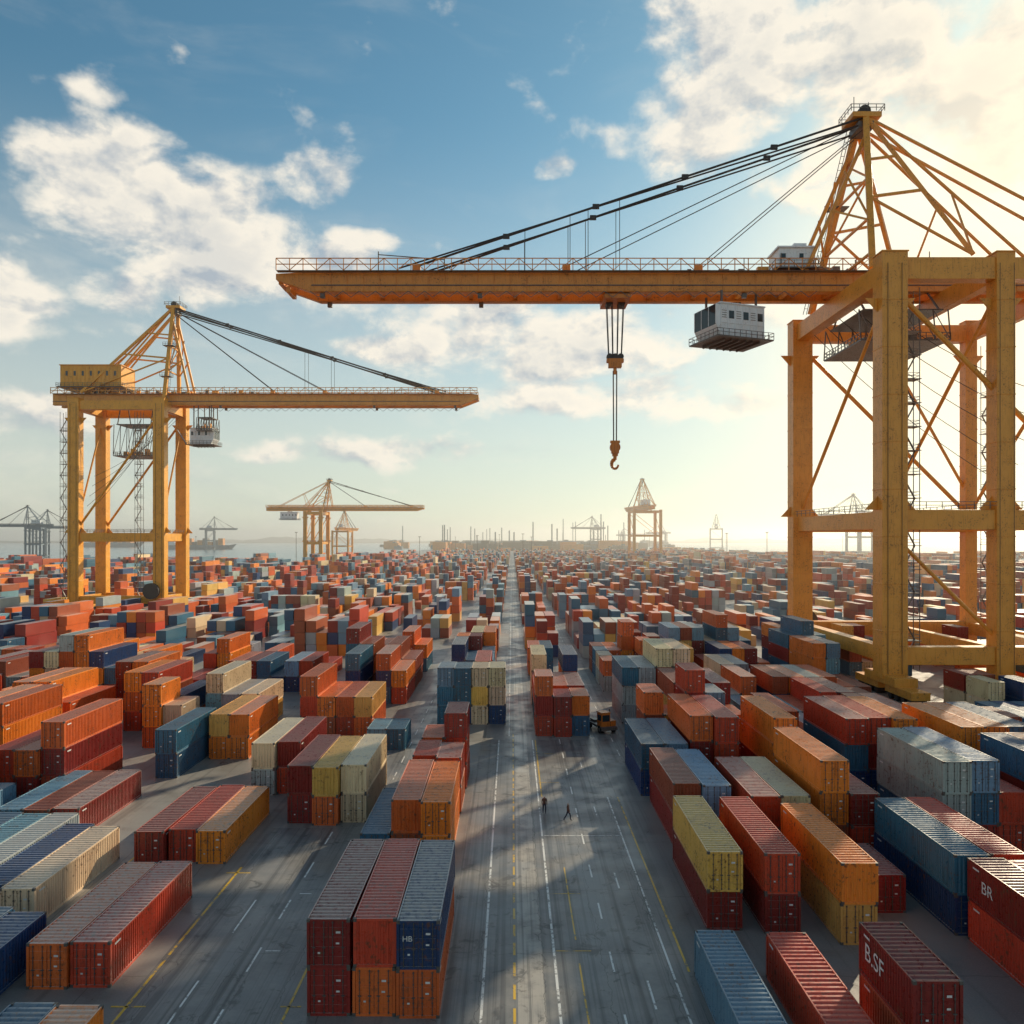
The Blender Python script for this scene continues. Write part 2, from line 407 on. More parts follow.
for i in range(16):
    y=random.uniform(700,1600); x=random.uniform(-.5,.6)*y
    h=random.uniform(30,38); B.beam((x,y,0),(x,y,h),.4,.4); B.box((x,y,h),(3,.5,.4)); B.box((x,y,h-.4),(.5,3,.3))
B.obj('floodlight_masts',[M_grey])
def ship(loc,rz,L):
    root=empty('cargo_ship',loc,rz); B=MB(); w=L*.07; h=L*.06
    B.add([(-L/2,-w,0),(L*.42,-w*.8,0),(L*.46,0,0),(L*.42,w*.8,0),(-L/2,w,0),(-L/2,-w,h),(L*.44,-w,h),(L*.53,0,h*1.3),(L*.44,w,h),(-L/2,w,h)],
       [(0,1,6,5),(1,2,7,6),(2,3,8,7),(3,4,9,8),(4,0,5,9),(5,6,7,8,9)],0)
    B.box((-L*.36,0,h+h*.9),(L*.08,w*1.7,h*1.8),1); B.box((-L*.36,0,h*2.95),(L*.05,w*1.9,h*.3),1); B.cyl((-L*.42,0,h),(-L*.42,0,h*2.7),w*.3,8,0)
    for i in range(9): B.box((-L*.26+i*L*.072,0,h+h*(.4+.2*(i%3))),(L*.065,w*1.8,h*(.8+.4*(i%3))),2+i%2)
    B.obj('hull_and_cargo',[M_blue,M_white,M_red,M_grey],root)
ship((-900,2300,.3),.1,200); ship((-1500,3000,.3),-.2,260)

# ---------------------------------------------------------------- ship to shore crane
def crane(name,loc,rz,P,sc=1.0):
    root=empty(name,loc,rz,sc)
    xs,Dp,lw,zt,zm,zl=P['xs'],P['D'],P['lw'],P['zt'],P['zm'],P['zl']
    b0,b1,tip,tail,bo=P['b0'],P['b1'],P['tip'],P['tail'],P['bo']; ax,az,my=P['ax'],P['az'],P['my']
    det=P.get('det',2); mats=[P['mat'],P['mat2'],M_grey,M_cable]
    S=MB(); R=MB(); K=MB()
    hy=Dp/2; lwl=P.get('lws',[lw]*len(xs))
    for x,lx in zip(xs,lwl):
        for sy in(-1,1):
            y=sy*hy; lwy=lw*.85 if lx==lw else lx
            S.box((x,y,(zt+3.2)/2),(lx,lwy,zt-3.2))
            for i in range(1,9):
                z=3.2+(zt-3.2)*i/9
                S.box((x,y,z),(lx+.14,lwy+.14,.22))
            S.box((x,y,zt+.12),(lx+.3,lwy+.3,.24))
            S.box((x,y,3.1),(lx*.9,lw*2.6,1.5)); 
            for e in(-1,1):
                S.box((x,y+e*lw*1.35,1.75),(lx*.7,lw*2.1,1.3))
                for w in(-1.5,-.5,.5,1.5):
                    K.cyl((x-lx*.3,y+e*lw*1.35+w*lw*.5,.62),(x+lx*.3,y+e*lw*1.35+w*lw*.5,.62),.6,12)
            if det>0:
                for z,s_ in((zm,1),(zt-lw*1.3,-1)):
                    for e in(-1,1):
                        S.add([(x+e*lx/2,y-.15,z+s_*lw*.4),(x+e*(lx/2+lw*.5),y-.15,z+s_*lw*.4),(x+e*lx/2,y-.15,z+s_*lw*.95),(x+e*lx/2,y+.15,z+s_*lw*.4),(x+e*(lx/2+lw*.5),y+.15,z+s_*lw*.4),(x+e*lx/2,y+.15,z+s_*lw*.95)],[(0,1,2),(3,5,4),(1,4,5,2),(0,2,5,3),(0,3,4,1)])
    lwy=lw*.85
    tk=P.get('tk',.8)
    for sy in(-1,1):
        for a,b,la,lb in zip(xs[:-1],xs[1:],lwl[:-1],lwl[1:]):
            ea=a-la/2-.005; eb=b+lb/2+.005; xm=(ea+eb)/2; ln=abs(ea-eb)
            S.box((xm,sy*hy,zl),(ln,lw*.55,lw*.7)); S.box((xm,sy*hy,zm),(ln,lw*.55,lw*.78)); S.box((xm,sy*hy,zt-lw*.6),(ln,lw*.58,lw*tk))
            if det>0: R.rail([(a,sy*(hy+lw*.35),zm+lw*.43),(b,sy*(hy+lw*.35),zm+lw*.43)],1.2,2.5,.1)
    for x,lx in zip(xs,lwl):
        ln=Dp-(lw*.85 if lx==lw else lx)-.01; q_=lx/lw
        S.box((x,0,zl),(lw*.5*q_,ln,lw*.6)); S.box((x,0,zm),(lw*.5*q_,ln,lw*.7)); S.box((x,0,zt-lw*.6),(lw*.6*q_,ln,lw*tk*.96))
        if det>0: R.rail([(x+lw*.35,-hy,zm+lw*.4),(x+lw*.35,hy,zm+lw*.4)],1.2,2.5,.1)
    S.cyl((xs[0],hy,zt-lw*1.2),(xs[-1],hy,zm+lw*.5),lw*.11,8); S.cyl((xs[0],-hy,zt-lw*1.2),(xs[-1],-hy,zm+lw*.5),lw*.11,8)
    if det>1 and len(xs)>2:
        S.cyl((xs[0],hy,zm-lw*.5),(xs[1],hy,zl+lw*.5),lw*.08,8); S.cyl((xs[1],-hy,zt-lw*1.2),(xs[2],-hy,zm+lw*1.5),lw*.08,8)
    for x in xs:
        S.cyl((x,-hy,zm+lw*.5),(x,hy,zt-lw*1.2),lw*.085,8)
    if b0>zt+.2:
        for x in xs:
            for sy in(-1,1): S.box((x,sy*bo,(zt-lw*.2+b0)/2),(lw*.7,1.4,b0-zt+lw*.2))
    gw=P.get('gw',1.5)
    for sy in(-1,1):
        y=sy*bo; xt=tip-7
        S.box(((tail+xt)/2,y,(b0+b1)/2),(xt-tail,gw,b1-b0),1)
        h=gw/2
        S.add([(xt,y-h,b0),(xt,y+h,b0),(xt,y+h,b1),(xt,y-h,b1),(tip,y-h,b0+(b1-b0)*.62),(tip,y+h,b0+(b1-b0)*.62),(tip,y+h,b1-.4),(tip,y-h,b1-.4)],
              [(0,1,5,4),(1,2,6,5),(2,3,7,6),(3,0,4,7),(4,5,6,7)],1)
        S.box(((tail+xt)/2,y,b0+.12),(xt-tail,gw+.5,.16),1); S.box(((tail+xt)/2,y,b1+.08),(xt-tail,gw+.4,.14),1)
        S.box(((tail+xt)/2,y+sy*(gw/2+.1),b0+(b1-b0)*.33),(xt-tail,.2,.22),2)
        xx=tail+2
        while xx<xt:
            S.box((xx,y+sy*(gw/2+.06),(b0+b1)/2),(.14,.12,b1-b0-.4),1); xx+=3.2
        yw=y+sy*(gw/2+.9)
        S.box(((tail+tip)/2,yw,b1-.25),(tip-tail-1,1.3,.12),2)
        if det>0:
            ra=[(tail,yw+sy*.6,b1-.2),(tip-.5,yw+sy*.6,b1-.2)]
            R.rail(ra,P.get('rh',2.3),2.6,P.get('rt',.15),1)
            n=int((tip-tail)/2.6)
            for i in range(n):
                x0=tail+i*(tip-.5-tail)/n; x1=tail+(i+1)*(tip-.5-tail)/n; z0,z1=(b1-.2,b1-.2+P.get('rh',2.3))
                if i%2: z0,z1=z1,z0
                R.beam((x0,yw+sy*.6,z0),(x1,yw+sy*.6,z1),P.get('rt',.15)*.8,None,1)
    xx=tail+3
    while xx<tip-1:
        S.box((xx,0,b0+1),(.8,2*bo-gw-.01,1.1),1); xx+=9
    S.box((tip-.6,0,b1-1.3),(1.0,2*bo-gw-.01,1.4),1)
    if det>1:
        xx=xs[0]+6
        while xx<tip-8:
            R.beam((xx,bo+gw/2+.3,b0+.1),(xx+1.6,bo+gw/2+.3,b0-1.1),.1); R.beam((xx+1.6,bo+gw/2+.3,b0-1.1),(xx+3.2,bo+gw/2+.3,b0+.1),.1); xx+=3.2
        for xx in (tip-9,tip-40,xs[0]+20):
            for sy in(-1,1): S.box((xx,sy*bo,b0-.5),(.9,.8,.9),2)
        for k in range(20):
            xx=xs[-1]+k*(xs[0]-xs[-1]+34)/20; S.box((xx,random.uniform(-2,2),b1+.9),(random.uniform(.8,2.4),1.2,random.uniform(.8,2.2)),k%3 and 2)
        for k in range(9):
            xx=xs[-1]+k*7.3; R.beam((xx,bo,b1),(xx,bo,b1+random.uniform(2.5,4.5)),.14)
        R.beam((tip-20,bo,b1),(tip-20,bo,b1+4.2),.2); R.beam((tip-20,bo,b1+3.6),(tip-33,bo,b1+2.6),.15); R.beam((tip-33,bo,b1),(tip-33,bo,b1+3),.2)
    tp=[Vector((ax,sy*2.0,az)) for sy in(-1,1)]; tw=lw*P.get('tw',.3)
    for i,sy in enumerate((-1,1)):
        t=tp[i]; f=Vector((xs[0],sy*my,max(zt,b0))); r=Vector((xs[1] if len(xs)>2 else xs[-1],sy*my*.9,max(zt,b1)))
        S.beam(f,t,tw,tw); S.beam(r,t,tw*.7,tw*.7)
        g=Vector((P.get('fx',xs[0]+8),sy*(bo),b1)); S.beam(g,t.lerp(f,.12),tw*.6,tw*.6)
        S.beam(t.lerp(f,.55),t.lerp(r,.55),tw*.45); S.beam(t.lerp(f,.55),r,tw*.4)
        S.beam(t.lerp(f,.3),t.lerp(r,.3),tw*.4); S.beam(t.lerp(g,.6),t.lerp(f,.7),tw*.35); S.beam(t.lerp(g,.35),t.lerp(f,.7),tw*.3)
        for bx in P['back']: 
            S.beam(t,(bx,sy*bo,b1+.6),tw*.42,tw*.42)
        S.beam(t.lerp(Vector((P['back'][0],sy*bo,b1)),.5),r,tw*.3)
    f0=[Vector((xs[0],sy*my,max(zt,b0))) for sy in(-1,1)]
    for k in(.2,.42,.68,.9):
        S.beam(tp[0].lerp(f0[0],k),tp[1].lerp(f0[1],k),tw*.4)
    S.beam(tp[0].lerp(f0[0],.2),tp[1].lerp(f0[1],.42),tw*.3); S.beam(tp[1].lerp(f0[1],.42),tp[0].lerp(f0[0],.68),tw*.3)
    S.box((ax,0,az+.2),(lw*1.3,5.6,1.0)); S.box((ax,0,az-1.6),(lw*.7,4.6,1.4),2)
    for y in(-1.6,-.5,.5,1.6): K.cyl((ax,y-.2,az+1.4),(ax,y+.2,az+1.4),1.15,16)
    a=lw*.75
    if det>0:
        R.rail([(ax-a,-3,az+.7),(ax+a,-3,az+.7),(ax+a,3,az+.7),(ax-a,3,az+.7),(ax-a,-3,az+.7)],1.3,1.5,.1)
        for k in(.42,.75):
            c=tp[0].lerp(f0[0],k); R.box((c.x,c.y,c.z),(4,3,.2)); R.rail([(c.x-2,c.y-1.5,c.z),(c.x+2,c.y-1.5,c.z),(c.x+2,c.y+1.5,c.z)],1.2,1.,.09)
        R.beam((ax+1.5,0,az),(ax+1.5,0,az+5),.12); R.beam((ax-1,1,az),(ax-1,1,az+3.4),.1)
        for s_ in(-.35,.35): R.beam((ax+s_+1.4,-2.4,az),(xs[0]+s_+1.4,-my,max(zt,b0)),.1)
        for k in range(28):
            c=tp[0].lerp(f0[0],k/28); R.box((c.x+1.4,c.y-.3,c.z),(.7,.08,.08))
    cr=P.get('cr',.2)
    for j,sx in enumerate(P['stays']):
        for sy in(-1,1):
            t=Vector((ax+.6,sy*2.0,az-.2-j*1.2)); e=Vector((sx,sy*bo,b1+1.3))
            r=cr if j==0 else cr*.45
            K.cyl(t,e,r,6); 
            if j==0:
                K.cyl(t+Vector((0,0,-1.3)),e+Vector((3.5,0,-.4)),r*.75,6)
                for k in(.2,.4,.6,.8): K.box(t.lerp(e,k),(1.3,.5,.9))
            S.box((sx,sy*bo,b1+.8),(1.6,.7,1.4),1)
    for k in P.get('hang',()):
        t=Vector((ax,0,az)); e=Vector((P['stays'][0],0,b1+1)); p=t.lerp(e,k)
        for sy in(-1,1): K.cyl((p.x,sy*bo*.9,p.z),(p.x,sy*bo*.9,b1),.07,5)
    if det>0:
        for (lx,ly) in P.get('stairs',[(xs[0]+lw,hy)]):
            w=1.1
            for a_ in(-1,1):
                for b_ in(-1,1): R.beam((lx+a_*w,ly+b_*w,4),(lx+a_*w,ly+b_*w,zt-5),.12)
            z=5;i=0
            while z<zt-9:
                R.box((lx,ly,z),(2*w+.5,2*w+.5,.1)); R.rail([(lx-w,ly-w,z),(lx+w,ly-w,z),(lx+w,ly+w,z),(lx-w,ly+w,z),(lx-w,ly-w,z)],1.1,1.5,.07)
                s=1 if i%2 else -1
                R.beam((lx-s*w,ly-w*.6,z),(lx+s*w,ly-w*.6,z+4.2),.4,.13); z+=4.2;i+=1
    for (px,py,pw,pd,pz,ph) in P.get('plat',()):
        R.box((px,py,pz),(pw,pd,.3)); R.box((px,py,pz+ph),(pw*.9,pd*.9,.25))
        R.rail([(px-pw/2,py-pd/2,pz),(px+pw/2,py-pd/2,pz),(px+pw/2,py+pd/2,pz),(px-pw/2,py+pd/2,pz),(px-pw/2,py-pd/2,pz)],1.4,1.5,.12)
        for i in range(7):
            xx=px-pw/2+pw*i/6
            for sy in(-1,1):
                R.beam((xx,py+sy*pd/2,pz),(xx,py+sy*pd/2*.9,pz+ph),.2)
                if i<6: R.beam((xx,py+sy*pd/2,pz),(xx+pw/6,py+sy*pd/2*.9,pz+ph),.15)
        for i in range(9): R.box((px-pw*.38+i*pw*.09,py+(-1)**i*pd*.2,pz+.8+.25*(i%4)),(pw*.07,pd*.2,1.2+.5*(i%4)),i%2)
        for sx in(-1,1):
            for sy in(-1,1): R.beam((px+sx*pw*.42,py+sy*pd*.42,pz+ph),(px+sx*pw*.42,py+sy*bo,b0),.3)
    if det>0:
        for x in xs[:2]:
            for sy in(-1,1):
                for k in(-.25,.3): K.cyl((x+lw*k,sy*(hy+lwy/2+.15),4),(x+lw*k,sy*(hy+lwy/2+.15),zt-2),.05,5)
        K.cyl((xs[0]-lw*.5,-hy-lw*.6,8),(xs[0]-lw*.5,-hy-lw*.9,8),3,24)
    if det>1:
        for k in range(5):
            y=-hy+Dp*(.2+.15*k); a0=Vector((xs[0],y,zt-5)); a1=Vector((xs[-1],y*.6,zm+8+4*k)); pr_=a0
            for t in np.linspace(0,1,9)[1:]:
                p=a0.lerp(a1,t)-Vector((0,0,9*t*(1-t))); K.cyl(pr_,p,.07,5); pr_=p
    S.obj('steel_frame',mats,root,.06 if det>1 else 0); R.obj('walkways_and_railings',[P.get('rmat',M_grey),P['mat2']],root); K.obj('stay_cables',[M_cable],root)
    if 'house' in P:
        hx0,hx1,hyy,hz0,hz1,hm=P['house']; H=MB(); cx=(hx0+hx1)/2
        H.box((cx,0,(hz0+hz1)/2),(hx1-hx0,hyy,hz1-hz0)); H.box((cx,0,hz1+.15),(hx1-hx0+.8,hyy+.8,.3))
        n=int((hx1-hx0)/1.5)
        for i in range(n+1):
            for sy in(-1,1): H.box((hx0+(hx1-hx0)*i/n,sy*(hyy/2+.05),(hz0+hz1)/2),(.18,.1,hz1-hz0-.3))
        for i in range(1,n,2):
            for sy in(-1,1): H.box((hx0+(hx1-hx0)*(i+.5)/n,sy*(hyy/2+.03),hz0+(hz1-hz0)*.62),(.8,.06,(hz1-hz0)*.22),1)
        H.box((cx-1,1,hz1+.8),(2.5,2,1)); H.box((cx+2,-1,hz1+.6),(1.2,1.2,.6),2)
        H.box((cx,0,hz0-.2),(hx1-hx0+2.4,hyy+2.4,.25),2)
        a,b=hx0-1.2,hx1+1.2;c=hyy/2+1.2
        H.rail([(a,-c,hz0-.1),(b,-c,hz0-.1),(b,c,hz0-.1),(a,c,hz0-.1),(a,-c,hz0-.1)],1.3,1.6,.09,2)
        H.obj('machinery_house',[hm,M_glass,M_grey],root)
    if 'cab' in P:
        x0,x1,cy,cw,z0,z1=P['cab']; H=MB(); cx=(x0+x1)/2; ch=z1-z0
        H.box((cx,cy,(z0+z1)/2),(x1-x0,cw,ch)); H.box((cx,cy,z1+.12),(x1-x0+.5,cw+.5,.24))
        H.add([(x1,cy-cw/2,z0+ch*.05),(x1,cy+cw/2,z0+ch*.05),(x1,cy+cw/2,z1-.2),(x1,cy-cw/2,z1-.2),(x1+1.0,cy-cw/2,z0+ch*.35),(x1+1.0,cy+cw/2,z0+ch*.35),(x1+1.0,cy+cw/2,z1-.2),(x1+1.0,cy-cw/2,z1-.2)],
              [(0,1,5,4),(1,2,6,5),(2,3,7,6),(3,0,4,7)],0)
        H.add([(x1+1.0,cy-cw/2,z0+ch*.35),(x1+1.0,cy+cw/2,z0+ch*.35),(x1+1.0,cy+cw/2,z1-.2),(x1+1.0,cy-cw/2,z1-.2)],[(0,1,2,3)],1)
        for k in(-.5,-.17,.17,.5): H.box((x1+1.04,cy+cw*k*.98,z0+ch*.66),(.1,.14,ch*.6),0)
        nx=6
        for sy in(-1,1):
            for i in range(nx+1): H.box((x0+(x1-x0)*i/nx,cy+sy*(cw/2+.06),(z0+z1)/2),(.14,.12,ch-.2),0)
            for i in range(nx):
                if i%2==0: H.box((x0+(x1-x0)*(i+.5)/nx,cy+sy*(cw/2+.02),z0+ch*.68),((x1-x0)/nx-.5,.05,ch*.24),1)
                else:
                    for q_ in range(4): H.box((x0+(x1-x0)*(i+.5)/nx,cy+sy*(cw/2+.03),z0+ch*(.58+.07*q_)),((x1-x0)/nx-.6,.06,.1),2)
            H.box((cx,cy+sy*(cw/2+.05),z0+ch*.42),(x1-x0,.1,.12),0)
        H.box((cx,cy,z0-.25),(x1-x0+3,cw+2.4,.25),2)
        a,b=x0-1.5,x1+1.5;c0,c1=cy-cw/2-1.2,cy+cw/2+1.2
        H.rail([(a,c0,z0-.15),(b,c0,z0-.15),(b,c1,z0-.15),(a,c1,z0-.15),(a,c0,z0-.15)],1.3,1.3,.09,2)
        for i in range(6): H.box((x0+1+i*(x1-x0-2)/5,cy,z0-.6),(.25,cw,.5),2)
        H.beam((x0-1.5,cy-cw/2,z0-.2),(x0-5,cy-cw/2,z0+ch*.9),1.,.15,2); H.rail([(x0-5,cy-cw/2,z0+ch*.45),(x0-1,cy-cw/2,z0+ch*.45)],1.2,1,.08,2)
        for x in(x0+1,x1-1):
            for sy in(-1,1): H.beam((x,cy+sy*cw*.35,z1),(x,cy+sy*cw*.35,b0+.1),.35,.35,2)
        H.box((cx+1,cy,z1+.7),(2.2,1.6,.9),2)
        ho=H.obj('operator_cabin',[M_white,M_glass,M_grey],root)
        rot=P.get('cabrot',0)
        if rot:
            ho.location=Vector((cx,cy,0))-Matrix.Rotation(rot,3,'Z')@Vector((cx,cy,0)); ho.rotation_euler=(0,0,rot)
    if 'hook' in P:
        x,zb,zh=P['hook']; H=MB()
        H.box((x,0,b0-.7),(5.2,2*bo+1.5,.8),0); H.box((x-1.6,0,b0-.2),(1.2,2*bo,.5),1); H.box((x+1.6,0,b0-.2),(1.2,2*bo,.5),1)
        for sx in(-1,1):
            for sy in(-1,1): H.cyl((x+sx*2,sy*bo-.3,b0-.1),(x+sx*2,sy*bo+.3,b0-.1),.4,10,1)
            H.cyl((x+sx*1.3,-1,b0-1.3),(x+sx*1.3,1,b0-1.3),.6,12,1)
        H.rail([(x-2.6,-bo-.7,b0-.3),(x+2.6,-bo-.7,b0-.3)],1,1,.08,1)
        for sx in(-1.7,-.6,.6,1.7):
            for sy in(-1,1): H.cyl((x+sx,sy*.8,b0-1),(x+sx*.75,sy*.5,zb+1.6),.085,5,1)
        H.box((x,0,zb+.5),(3.4,1.2,.7),0); H.box((x,0,zb-.6),(2.2,.9,.6),0)
        for sx in(-1,0,1): H.cyl((x+sx*1.1,-.5,zb+1.3),(x+sx*1.1,.5,zb+1.3),.62,14,1)
        H.box((x,.5,zb),(2.6,.15,1.8),0); H.box((x,-.5,zb),(2.6,.15,1.8),0)
        H.cyl((x,0,zb-.8),(x,0,zb-2.2),.35,10,0)
        for sx in(-.35,.35): H.cyl((x+sx,0,zb-1.5),(x+sx*.8,0,zh+3.2),.13,6,1)
        H.cyl((x,-.45,zh+2.6),(x,.45,zh+2.6),1.05,18,0); H.box((x,0,zh+2.6),(1.5,1.2,2.4),0); H.box((x,0,zh+3.7),(1.9,.8,.5),0)
        H.cyl((x,0,zh+1.4),(x,0,zh+.1),.36,10,0); H.box((x,0,zh+1.1),(1.1,.7,.5),0)
        pts=[Vector((x+.85*math.cos(t)*.8,0,zh-.75+.95*math.sin(t))) for t in np.linspace(math.pi*.5,-math.pi*.95,12)]
        for i,(p_,q_) in enumerate(zip(pts[:-1],pts[1:])): H.cyl(p_,q_,.42-.022*i,8,0)
        H.obj('trolley_and_hook',[M_hook,M_cable],root)
    return root

near=dict(xs=[0,-19.2,-38.4],lws=[4.4,3.2,2.6],D=CD,lw=4.4,zt=76.5,zm=30.5,zl=7,b0=75.6,b1=79.6,tip=112,tail=-64,bo=3.2,ax=-4.5,az=111,my=15,
  back=[-38,-62],stays=[84.5,55,29],hang=(.55,.62,.66,.76),mat=M_yel,mat2=M_red,cab=(17,27,1,7.5,66.5,72.8),cabrot=.35,hook=(45,62.5,43),
  house=(6,13,6,80.6,84.6,M_white),plat=[(-9,0,17,18,65,6)],stairs=[(-5,CD/2-3),(-43.0,-CD/2),(-33,CD/2-1)],cr=.22,tk=.85,tw=.26)
crane('ship_to_shore_crane',(CX,CY,0),math.pi,near)
left=dict(xs=[0,-31.9],D=20,lw=4.2,zt=80,zm=28,zl=4.6,b0=78.6,b1=83,tip=119,tail=-44,bo=3,ax=1.5,az=116.5,my=7,
  back=[-30,-26],stays=[103,60,40],hang=(.5,.6),mat=M_yel2,mat2=M_yel,cab=(8,16,1,6,64,70),house=(-40,-17,11,85.5,93.5,M_yel2),
  plat=[(-12,0,15,13,59,12),(14,0,6,8,69,5)],stairs=[(-36.5,-9),(-8,-10)],cr=.3,rt=.2)
crane('ship_to_shore_crane',(-131.8,310,0),0,left)
mid=dict(xs=[0,-15],D=30,lw=3.4,zt=55,zm=24,zl=4,b0=55.5,b1=59,tip=98,tail=-56,bo=3,ax=5,az=85,my=9,det=1,
  back=[-45,-20],stays=[85,40],hang=(),mat=M_yel2,mat2=M_yel2,house=(-42,-26,9,47,54,M_white),stairs=[],cr=.35,rt=.3)
crane('ship_to_shore_crane',(-184,785,0),0,mid)
far=dict(xs=[0,-28],D=40,lw=4.2,zt=72,zm=34,zl=5,b0=72,b1=77,tip=80,tail=-50,bo=4,ax=0,az=118,my=14,det=1,
  back=[-28,-45],stays=[65,35],hang=(),mat=M_grey,mat2=M_grey,house=(-25,-8,10,79,87,M_white),stairs=[],cr=.5,rt=.4)
farY=dict(far); farY['mat']=M_yel; farY['mat2']=M_yel
crane('ship_to_shore_crane',(192,1180,0),math.pi/2+.12,farY,.98)
fb=dict(far); fb['mat']=M_blue; fb['mat2']=M_blue; 
crane('ship_to_shore_crane',(-226,1080,0),math.radians(80),farY,.55)
crane('ship_to_shore_crane',(-660,1090,0),math.radians(200),fb,.62)
crane('ship_to_shore_crane',(-720,1240,0),math.radians(20),fb,.62)
crane('ship_to_shore_crane',(-800,2150,0),math.radians(15),fb,.75)
crane('ship_to_shore_crane',(250,2500,0),math.radians(190),fb,.85)
crane('ship_to_shore_crane',(600,2350,0),math.radians(75),fb,.85)
crane('ship_to_shore_crane',(640,1500,0),math.radians(195),fb,.95)
crane('ship_to_shore_crane',(420,3000,0),math.radians(10),fb,.6)
crane('ship_to_shore_crane',(540,2900,0),math.radians(160),fb,.7)

# ---------------------------------------------------------------- vehicles
def tractor(loc,rz,cc):
    root=empty('terminal_tractor',loc,rz); B=MB()
    B.box((0,0,.85),(2.3,5.6,.3),1); B.box((-.45,-1.9,1.9),(1.3,1.5,1.9),0); B.box((-.45,-1.9,2.9),(1.45,1.65,.12),0)
    B.box((-.45,-2.66,2.15),(1.1,.04,.9),2); B.box((-1.11,-1.9,2.15),(.04,1.1,.8),2); B.box((.21,-1.9,2.15),(.04,1.1,.8),2); B.box((-.45,-1.14,2.2),(1.,.04,.8),2)
    B.box((.7,-2.0,1.35),(.8,1.3,.8),0); B.box((0,-2.85,.7),(2.4,.2,.45),1); B.box((0,1.4,1.15),(1.3,1.4,.25),1); B.cyl((.9,-1.1,1.2),(.9,-1.1,3.1),.08,8,1)
    for y in(-2.0,1.5,):
        for s in(-1,1):
            B.cyl((s*1.2,y,.52),(s*.8,y,.52),.52,18,3); B.cyl((s*1.21,y,.52),(s*1.15,y,.52),.25,12,1)
    B.obj('tractor_body',[cc,M_grey,M_glass,M_tyre],root,.04); return root
M_org=paint('vehicle_orange',(.65,.2,.03))
tractor((12.6,114,.01),math.radians(20),M_org)

# ---------------------------------------------------------------- workers
def worker_mesh(pose):
    st=.32*pose
    V=[(0,0,.95),(0,.0,1.15),(0,.02,1.40),(0,.02,1.52),(0,.0,1.66),
       (.10,0,.90),(.11,-st*.6,.50),(.11,-st*.9+.08,.08),(.11,-st*.9-.08,.05),
       (-.10,0,.90),(-.11,st*.5,.50),(-.11,st*1.0+.1,.10),(-.11,st*1.0-.05,.05),
       (.19,.02,1.42),(.25,.10*pose,1.14),(.24,-.02-.05*pose,.92),(.24,-.06-.05*pose,.83),
       (-.19,.02,1.42),(-.25,-.10*pose,1.14),(-.24,-.12*pose-.05,.93),(-.24,-.14*pose-.08,.84)]
    E=[(0,1),(1,2),(2,3),(3,4),(0,5),(5,6),(6,7),(7,8),(0,9),(9,10),(10,11),(11,12),(2,13),(13,14),(14,15),(15,16),(2,17),(17,18),(18,19),(19,20)]
    Rr=[.15,.14,.16,.065,.10,.10,.07,.05,.045,.10,.07,.05,.045,.075,.05,.04,.035,.075,.05,.04,.035]
    me=bpy.data.meshes.new('w'); me.from_pydata(V,E,[]); ob=bpy.data.objects.new('w',me); col.objects.link(ob)
    ob.modifiers.new('s','SKIN'); sd=ob.modifiers.new('d','SUBSURF'); sd.levels=1
    for i,r in enumerate(Rr): me.skin_vertices[0].data[i].radius=(r,r*.8 if i in(0,1,2) else r)
    me.skin_vertices[0].data[0].use_root=True
    dg=bpy.context.evaluated_depsgraph_get(); nm=bpy.data.meshes.new_from_object(ob.evaluated_get(dg)); bpy.data.objects.remove(ob)
    for m_ in(M_trou,M_vest,M_skin,M_lab): nm.materials.append(m_)
    for p in nm.polygons:
        z=p.center.z; p.material_index=0 if z<.95 and abs(p.center.x)<.2 else (3 if z>1.69 else (2 if z>1.5 or z<.92 else 1)); p.use_smooth=True
    return nm
WM=[worker_mesh(1.),worker_mesh(.35)]
for i,(x,y,r) in enumerate([(5.4,77,1.2),(3.2,79,.1)]):
    o=bpy.data.objects.new('dock_worker',WM[i%2]); col.objects.link(o); o.location=(x,y,.0); o.rotation_euler=(0,0,r)

# ---------------------------------------------------------------- haze
m=bpy.data.materials.new('sea_haze'); m.use_nodes=True; N=NT(m.node_tree); m.node_tree.nodes.clear()
out=N.new('ShaderNodeOutputMaterial'); vs=N.new('ShaderNodeVolumeScatter'); vs.inputs['Color'].default_value=(1,.97,.92,1); vs.inputs['Density'].default_value=.00021; vs.inputs['Anisotropy'].default_value=.6
N.l.new(vs.outputs[0],out.inputs['Volume'])
B=MB(); B.box((0,4600,59),(19000,8900,122)); B.obj('haze',[m])

# ---------------------------------------------------------------- world sky with clouds
w=bpy.data.worlds.new('World'); scene.world=w; w.use_nodes=True; N=NT(w.node_tree); w.node_tree.nodes.clear()
out=N.new('ShaderNodeOutputWorld'); bg=N.new('ShaderNodeBackground'); N.l.new(bg.outputs[0],out.inputs[0]); bg.inputs[1].default_value=.14
sky=N.new('ShaderNodeTexSky'); sky.sky_type='NISHITA'; sky.sun_disc=False; sky.sun_elevation=SUN_EL; sky.sun_rotation=SUN_AZ; sky.air_density=1.0; sky.dust_density=.5; sky.ozone_density=1.4
tc=N.new('ShaderNodeTexCoord'); d=tc.outputs['Generated']; s=N.new('ShaderNodeSeparateXYZ'); N.put(s.inputs[0],d)
dx,dy,dz=s.outputs
az=N.m('ARCTAN2',dx,dy); el=N.m('ARCSINE',dz)
def dirpx(u,v): a=math.atan2(u-512,800); return a,math.atan((540-v)/800*math.cos(a))
